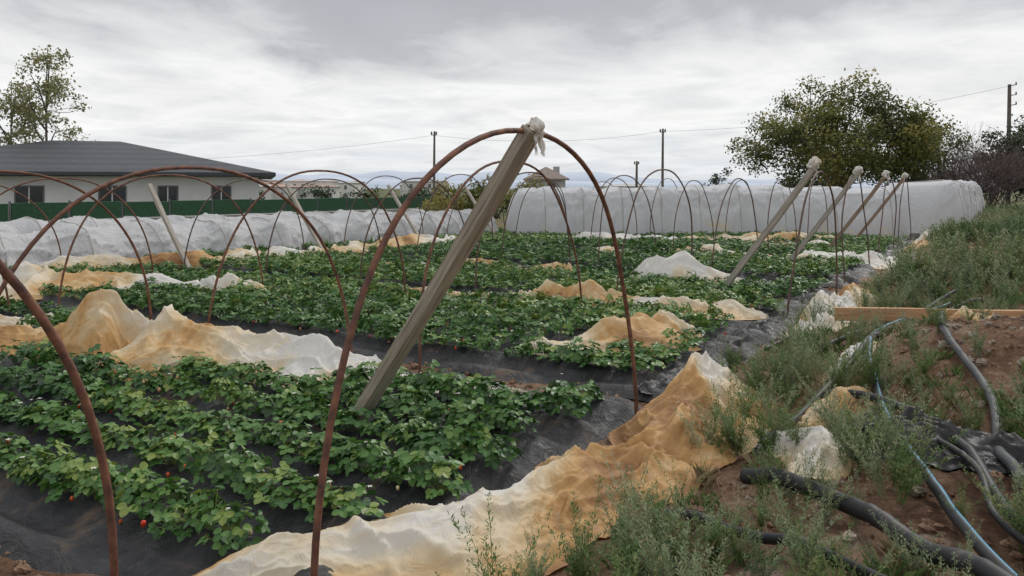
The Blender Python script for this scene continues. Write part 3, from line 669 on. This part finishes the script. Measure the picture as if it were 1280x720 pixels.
def tree(name,x,y,z0,ztop,wid,rng,mat,nclump,cr,nleaf,size,shape='round',tint=.45,trunk=.25):
    b=B();H=ztop-z0;base=np.array([x,y,z0]);fork=base+np.array([0,0,H*.22])
    branch(b,base,fork,trunk,trunk*.75,rng)
    ctr=[]
    while len(ctr)<nclump:
        u=rng.uniform(-1,1,3)
        if (u**2).sum()>1: continue
        rr=np.linalg.norm(u)
        if rr<.35: continue
        lump=1+.22*math.sin(3*math.atan2(u[1],u[0])+x)+.12*math.sin(7*u[0]+4*u[2])
        if shape=='round': c=np.array([x+u[0]*wid*lump,y+u[1]*wid*.9,z0+H*.58+u[2]*H*.37*lump*(1-.25*abs(u[0]))])
        else: c=np.array([x+u[0]*wid*(1-.35*max(u[2],0)),y+u[1]*wid,z0+H*.55+u[2]*H*.43])
        ctr.append(c)
    ctr=np.array(ctr)
    nl=7;lim=[]
    for i in range(nl):
        an=i/nl*6.28+rng.uniform(-.3,.3);e=np.array([x+math.cos(an)*wid*.45,y+math.sin(an)*wid*.45,z0+H*rng.uniform(.45,.72)])
        if shape!='round': e=np.array([x+math.cos(an)*wid*.4,y+math.sin(an)*wid*.4,z0+H*(.35+.6*i/nl)])
        lim.append(branch(b,fork+ (np.array([0,0,H*.5*i/nl]) if shape!='round' else 0),e,trunk*.5,trunk*.2,rng))
    if shape!='round': branch(b,fork,[x,y,ztop-.6],trunk*.7,.02,rng,10,.02)
    allp=np.concatenate(lim)
    for c in ctr:
        j=np.argmin(np.linalg.norm(allp-c,axis=1)+.6*(allp[:,2]>c[2]));branch(b,allp[j],c,trunk*.14,.012,rng,5,.12,4)
    o=b.obj(name,M_bark,True)
    lb=B()
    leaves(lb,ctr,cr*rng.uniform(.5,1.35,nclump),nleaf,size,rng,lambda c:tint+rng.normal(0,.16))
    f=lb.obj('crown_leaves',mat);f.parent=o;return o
rt=np.random.default_rng(21)
tree('broadleaf_tree',18.7,45,-.3,7.6,5.6,rt,M_tree,165,.9,290,.095,tint=.47,trunk=.3)
tree('broadleaf_tree',23.4,46.5,-.3,6.5,2.6,rt,M_tree,36,.85,260,.095,tint=.38,trunk=.18)
tree('poplar_tree',-30.2,52,-1,11.4,2.7,rt,M_treey,95,.7,125,.115,'tall',.5,.14)
tree('poplar_tree',-33.2,53,-1,9.4,2.3,rt,M_treey,46,.7,125,.115,'tall',.45,.12)
tree('dark_tree',29.8,46,-.3,5.7,2.6,rt,M_treed,60,.85,340,.11,tint=.4,trunk=.2)
tree('shrub',-.9,46,-1,2.5,2.6,rt,M_tree,30,.7,300,.1,tint=.55,trunk=.1)
tree('shrub',-3.8,47,-1,1.9,1.9,rt,M_tree,20,.6,300,.1,tint=.75,trunk=.1)
tree('evergreen_shrub',15.6,60,-1,3.2,1.3,rt,M_treed,18,.5,420,.09,tint=.35,trunk=.1)
tree('evergreen_shrub',23.5,62,-1,3.0,3,rt,M_treed,26,.8,250,.12,tint=.3,trunk=.1)
tree('evergreen_shrub',26.8,52,-1,3.0,3,rt,M_treed,30,.8,250,.12,tint=.3,trunk=.1)
for i in range(9):
    tree('evergreen_shrub',-32+i*5.0+rt.uniform(-1.5,1.5),75+rt.uniform(0,25),-1.4,2.0+rt.uniform(-.5,.5),2.3,rt,M_treed,14,.8,130,.14,tint=.4,trunk=.1)
def bare(name,x,y,z0,H,wid,rng,n=34,mat=None):
    b=B()
    def rec(p,d,L0,r,dep):
        d=d/np.linalg.norm(d);q=p+d*L0;P=branch(b,p,q,r,r*.6,rng,4,.1,3)
        if dep==0:return
        for k in range(rng.integers(3,5)):
            dd_=d+rng.normal(0,.42,3);dd_[2]=abs(dd_[2])*.8+.12
            rec(P[rng.integers(1,4)],dd_,L0*rng.uniform(.6,.85),r*.62,dep-1)
    for i in range(n):
        an=rng.uniform(0,6.28);rec(np.array([x+rng.normal(0,wid*.25),y+rng.normal(0,wid*.2),z0]),np.array([math.cos(an)*.6,math.sin(an)*.5,1.0]),H*.36,.05,4)
    return b.obj(name,mat or M_twig)
bare('bare_shrub',25.2,43,-.3,5.5,3.2,rt,22)
# ---------------------------------------------------------------- buildings
import bmesh
def box(name,x0,x1,y0,y1,z0,z1,mat,parent=None,bev=.01):
    bm=bmesh.new();bmesh.ops.create_cube(bm,size=1)
    for v in bm.verts: v.co=Vector(((x0+x1)/2+v.co.x*(x1-x0),(y0+y1)/2+v.co.y*(y1-y0),(z0+z1)/2+v.co.z*(z1-z0)))
    if bev: bmesh.ops.bevel(bm,geom=bm.edges[:],offset=bev,segments=1,affect='EDGES')
    me=bpy.data.meshes.new(name);bm.to_mesh(me);bm.free();me.materials.append(mat)
    o=bpy.data.objects.new(name,me);sc.collection.objects.link(o)
    if parent: o.parent=parent
    return o
def empty(name,loc,rz=0):
    o=bpy.data.objects.new(name,None);o.location=loc;o.rotation_euler=(0,0,rz);sc.collection.objects.link(o);return o
M_wall=nmat('white_render',[(.3,(.66,.66,.66)),(.7,(.78,.78,.77))],.8,.9,.1)
m,nt_,N_,L_,P_=newmat('dark_roof_tiles');tcx=N_.new('ShaderNodeTexCoord').outputs['Object']
wv=N_.new('ShaderNodeTexWave');wv.inputs['Scale'].default_value=.9;wv.bands_direction='Z';wv.inputs['Distortion'].default_value=.3;L_.new(tcx,wv.inputs['Vector'])
nn=noise(N_,L_,3,5,.6,0,tcx);rp=ramp(N_,[(.3,(.042,.046,.056)),(.7,(.068,.072,.084))]);L_.new(nn.outputs['Fac'],rp.inputs[0])
mm=N_.new('ShaderNodeMix');mm.data_type='RGBA';mm.blend_type='MULTIPLY';mm.inputs[0].default_value=.35;L_.new(rp.outputs[0],mm.inputs[6]);L_.new(wv.outputs['Color'],mm.inputs[7]);L_.new(mm.outputs[2],P_.inputs['Base Color']);P_.inputs['Roughness'].default_value=.6
M_roof=m
M_glass=nmat('dark_window',[(.3,(.015,.018,.022)),(.7,(.04,.045,.05))],2,.15,0)
M_frame=nmat('window_frame',[(.3,(.10,.10,.11)),(.7,(.14,.14,.15))],3,.5,0)
M_org=nmat('orange_tiles',[(.3,(.40,.27,.21)),(.7,(.48,.33,.27))],3,.8,.2)
M_brn=nmat('brown_roof',[(.3,(.18,.14,.12)),(.7,(.27,.22,.19))],3,.8,.2)
M_conc=nmat('concrete_block',[(.3,(.38,.38,.38)),(.7,(.52,.52,.51))],2.5,.9,.3)
def hiproof(name,x0,x1,y0,y1,z0,z1,mat,par,ov=.8,th=.14):
    x0-=ov;x1+=ov;y0-=ov;y1+=ov;h=min((y1-y0),(x1-x0))/2
    if (x1-x0)>(y1-y0): r=[(x0+h,(y0+y1)/2,z1),(x1-h,(y0+y1)/2,z1)]
    else: r=[((x0+x1)/2,y0+h,z1),((x0+x1)/2,y1-h,z1)]
    v=[(x0,y0,z0),(x1,y0,z0),(x1,y1,z0),(x0,y1,z0),(x0,y0,z0+th),(x1,y0,z0+th),(x1,y1,z0+th),(x0,y1,z0+th)]+r
    f=[(0,3,2,1),(0,1,5,4),(1,2,6,5),(2,3,7,6),(3,0,4,7)]
    if (x1-x0)>(y1-y0): f+=[(4,5,9,8),(5,6,9),(6,7,8,9),(7,4,8)]
    else: f+=[(4,5,8),(5,6,9,8),(6,7,9),(7,4,8,9)]
    me=bpy.data.meshes.new(name);me.from_pydata(v,[],f);me.materials.append(mat);o=bpy.data.objects.new(name,me);sc.collection.objects.link(o);o.parent=par;return o
hs=empty('single_storey_house',(-14.6,46,-1.2),math.radians(17.5))
box('walls',-21,0,0,17,0,3.5,M_wall,hs)
box('plinth',-21.05,.05,-.05,.1,0,.6,M_conc,hs)
hiproof('roof',-21,0,0,17,3.52,5.85,M_roof,hs,.95,.2)
for i,tx in enumerate((2.0,4.8,7.6,11.6,15.0,18)):
    ww=.45 if i not in(2,3) else .62
    box('window_frame_%d'%i,-tx-ww-.08,-tx+ww+.08,-.06,.02,1.65,2.98,M_frame,hs,.01)
    box('window_glass_%d'%i,-tx-ww,-tx+ww,-.075,-.055,1.73,2.90,M_glass,hs,0)
    box('window_mullion_%d'%i,-tx-.03,-tx+.03,-.10,-.078,1.73,2.9,M_wall,hs,0)
    box('window_sill_%d'%i,-tx-ww-.15,-tx+ww+.15,-.16,-.0,1.55,1.64,M_wall,hs,.01)
rb=np.random.default_rng(3)
for i in range(20):
    y=rb.uniform(170,340);u=rb.uniform(-.36,-.10) if i<17 else rb.uniform(.02,.3);x=u*y
    w=rb.uniform(6,13);d=rb.uniform(5,8);h=2.9+rb.uniform(0,1.4)+(y-150)/180*2.0
    if i>=17: h-=1.2
    e=empty('distant_house',(x,y,-1.6),rb.uniform(-.5,.5))
    wm=nmat('render_%d'%i,[(.3,tuple(np.array((.60,.60,.59))*rb.uniform(.85,1.15))),(.7,tuple(np.array((.68,.67,.65))*rb.uniform(.85,1.15)))],.8,.9,0)
    box('walls',-w/2,w/2,-d/2,d/2,0,h,wm,e,0)
    hiproof('roof',-w/2,w/2,-d/2,d/2,h+.01,h+rb.uniform(.3,.8),(M_org,M_brn,M_conc,M_conc)[rb.integers(0,4)],e,.3,.1)
    nw=int(w/2.4)
    for j in range(nw):
        wx=-w/2+1.2+j*(w-1.2)/max(nw,1)
        for zz_ in ([1.2] if h<4 else [.9,h-1.6]):
            box('window_%d'%j,wx-.35,wx+.35,-d/2-.03,-d/2+.05,zz_,zz_+1.0,M_frame,e,0)
e=empty('roof_house',(3.4,80,-1.2),.35)
box('walls',-1.5,1.5,-1.4,1.4,0,3.6,M_conc,e,0);hiproof('roof',-1.5,1.5,-1.4,1.4,3.62,4.95,M_brn,e,.3,.15);box('window',-.4,.4,-1.44,-1.35,2.4,3.3,M_frame,e,0)
box('chimney',.9,1.4,-.2,.3,3.8,5.0,M_conc,e,0)
M_hedge=nmat('green_hedge_screen',[(.3,(.010,.05,.025)),(.7,(.03,.11,.05))],14,.85,.8,40,bdist=.04)
p0=np.array([-24.,26.]);p1=np.array([-4.,58.]);dv=p1-p0;ln=np.linalg.norm(dv)
fa=empty('block_wall',(p0[0],p0[1],0),math.atan2(dv[1],dv[0]))
box('wall_body',0,ln,-.1,.1,-1.3,.22,M_conc,fa,.01);box('wall_coping',0,ln,-.14,.14,.224,.28,M_conc,fa,.01)
ff=empty('green_screen_fence',fa.location,fa.rotation_euler[2])
k=0;xx=0.
while xx<ln-2.4:
    box('panel_%d'%k,xx+.06,xx+2.34,-.04,.04,.30,1.04+.02*math.sin(k*2.1),M_hedge,ff,.02)
    box('post_%d'%k,xx-.03,xx+.04,-.03,.03,.285,1.12,M_frame,ff,.005);xx+=2.4;k+=1
# ---------------------------------------------------------------- poles and wires
M_pole=nmat('pole_wood',[(.3,(.10,.085,.075)),(.7,(.20,.18,.16))],3,.85,.2)
def pole(x,y,zt,r,zb=-1.2):
    b=B();tube(b,[(x,y,zb),(x,y,(zt+zb)/2),(x+.03,y,zt)],[r*1.25,r,r*.75],10)
    for q in (-.18,.18): tube(b,[(x+q,y-.1,zt-.25),(x+q,y-.1,zt-.12),(x+q,y-.1,zt-.02)],[.05,.07,.03],8)
    tube(b,[(x-.22,y-.1,zt-.27),(x+.22,y-.1,zt-.27)],.03,6)
    return b.obj('utility_pole',M_pole,True)
pole(-5.85,60,5.9,.10);pole(11.3,60,6.1,.10);pole(10.9,70,4.0,.12)
b=B();tube(b,[(30.4,49,-.5),(30.45,49,4),(30.5,49,8.0)],[.15,.13,.10],10)
for q,z in ((0,7.9),(.0,7.3),(.0,6.7)):
    tube(b,[(30.45,48.85,z),(30.8,48.8,z+.06)],.03,6);tube(b,[(30.78,48.8,z+.05),(30.78,48.8,z+.22)],[.05,.035],8)
b.obj('utility_pole',M_pole,True)
def wire(p,q,sag,r=.008):
    t_=np.linspace(0,1,24)[:,None];P=np.array(p)*(1-t_)+np.array(q)*t_;P[:,2]-=(sag*4*t_*(1-t_))[:,0]
    b=B();tube(b,P,r,4);b.obj('power_line',M_frame,True)
wire((-5.85,60,5.6),(11.3,60,5.9),.6);wire((-40,62,3.6),(-5.85,60,5.6),.7);wire((11.3,60,5.9),(30.5,48.8,7.9),.6)
# ---------------------------------------------------------------- mountains
M_mt=nmat('haze_tinted_mountain',[(.3,(.44,.50,.60)),(.7,(.50,.56,.65))],.002,1,0)  # distance haze is painted into the pale blue-grey base colour
th=np.linspace(math.radians(35),math.radians(150),260)
for nm,Rm,hb,ha,sd_ in (('hills',2600,14,36,3),('hills',3600,34,110,8)):
    hgt=hb+ha*np.clip(.5+.9*fbm(th*6,th*0,sd_,5),.05,1.4)*np.exp(-((th-math.radians(100))/.35)**2)
    lv_=[]
    for q,zz_ in ((0,-30),(40,.35),(160,.75),(330,1.0),(700,.2)):
        lv_.append(np.stack([(Rm+q)*np.cos(th),(Rm+q)*np.sin(th),np.full(260,-30.) if zz_<0 else hgt*zz_],1))
    bb=B();bb.add(np.concatenate(lv_),grid_tris(5,260));bb.obj(nm,M_mt,True)
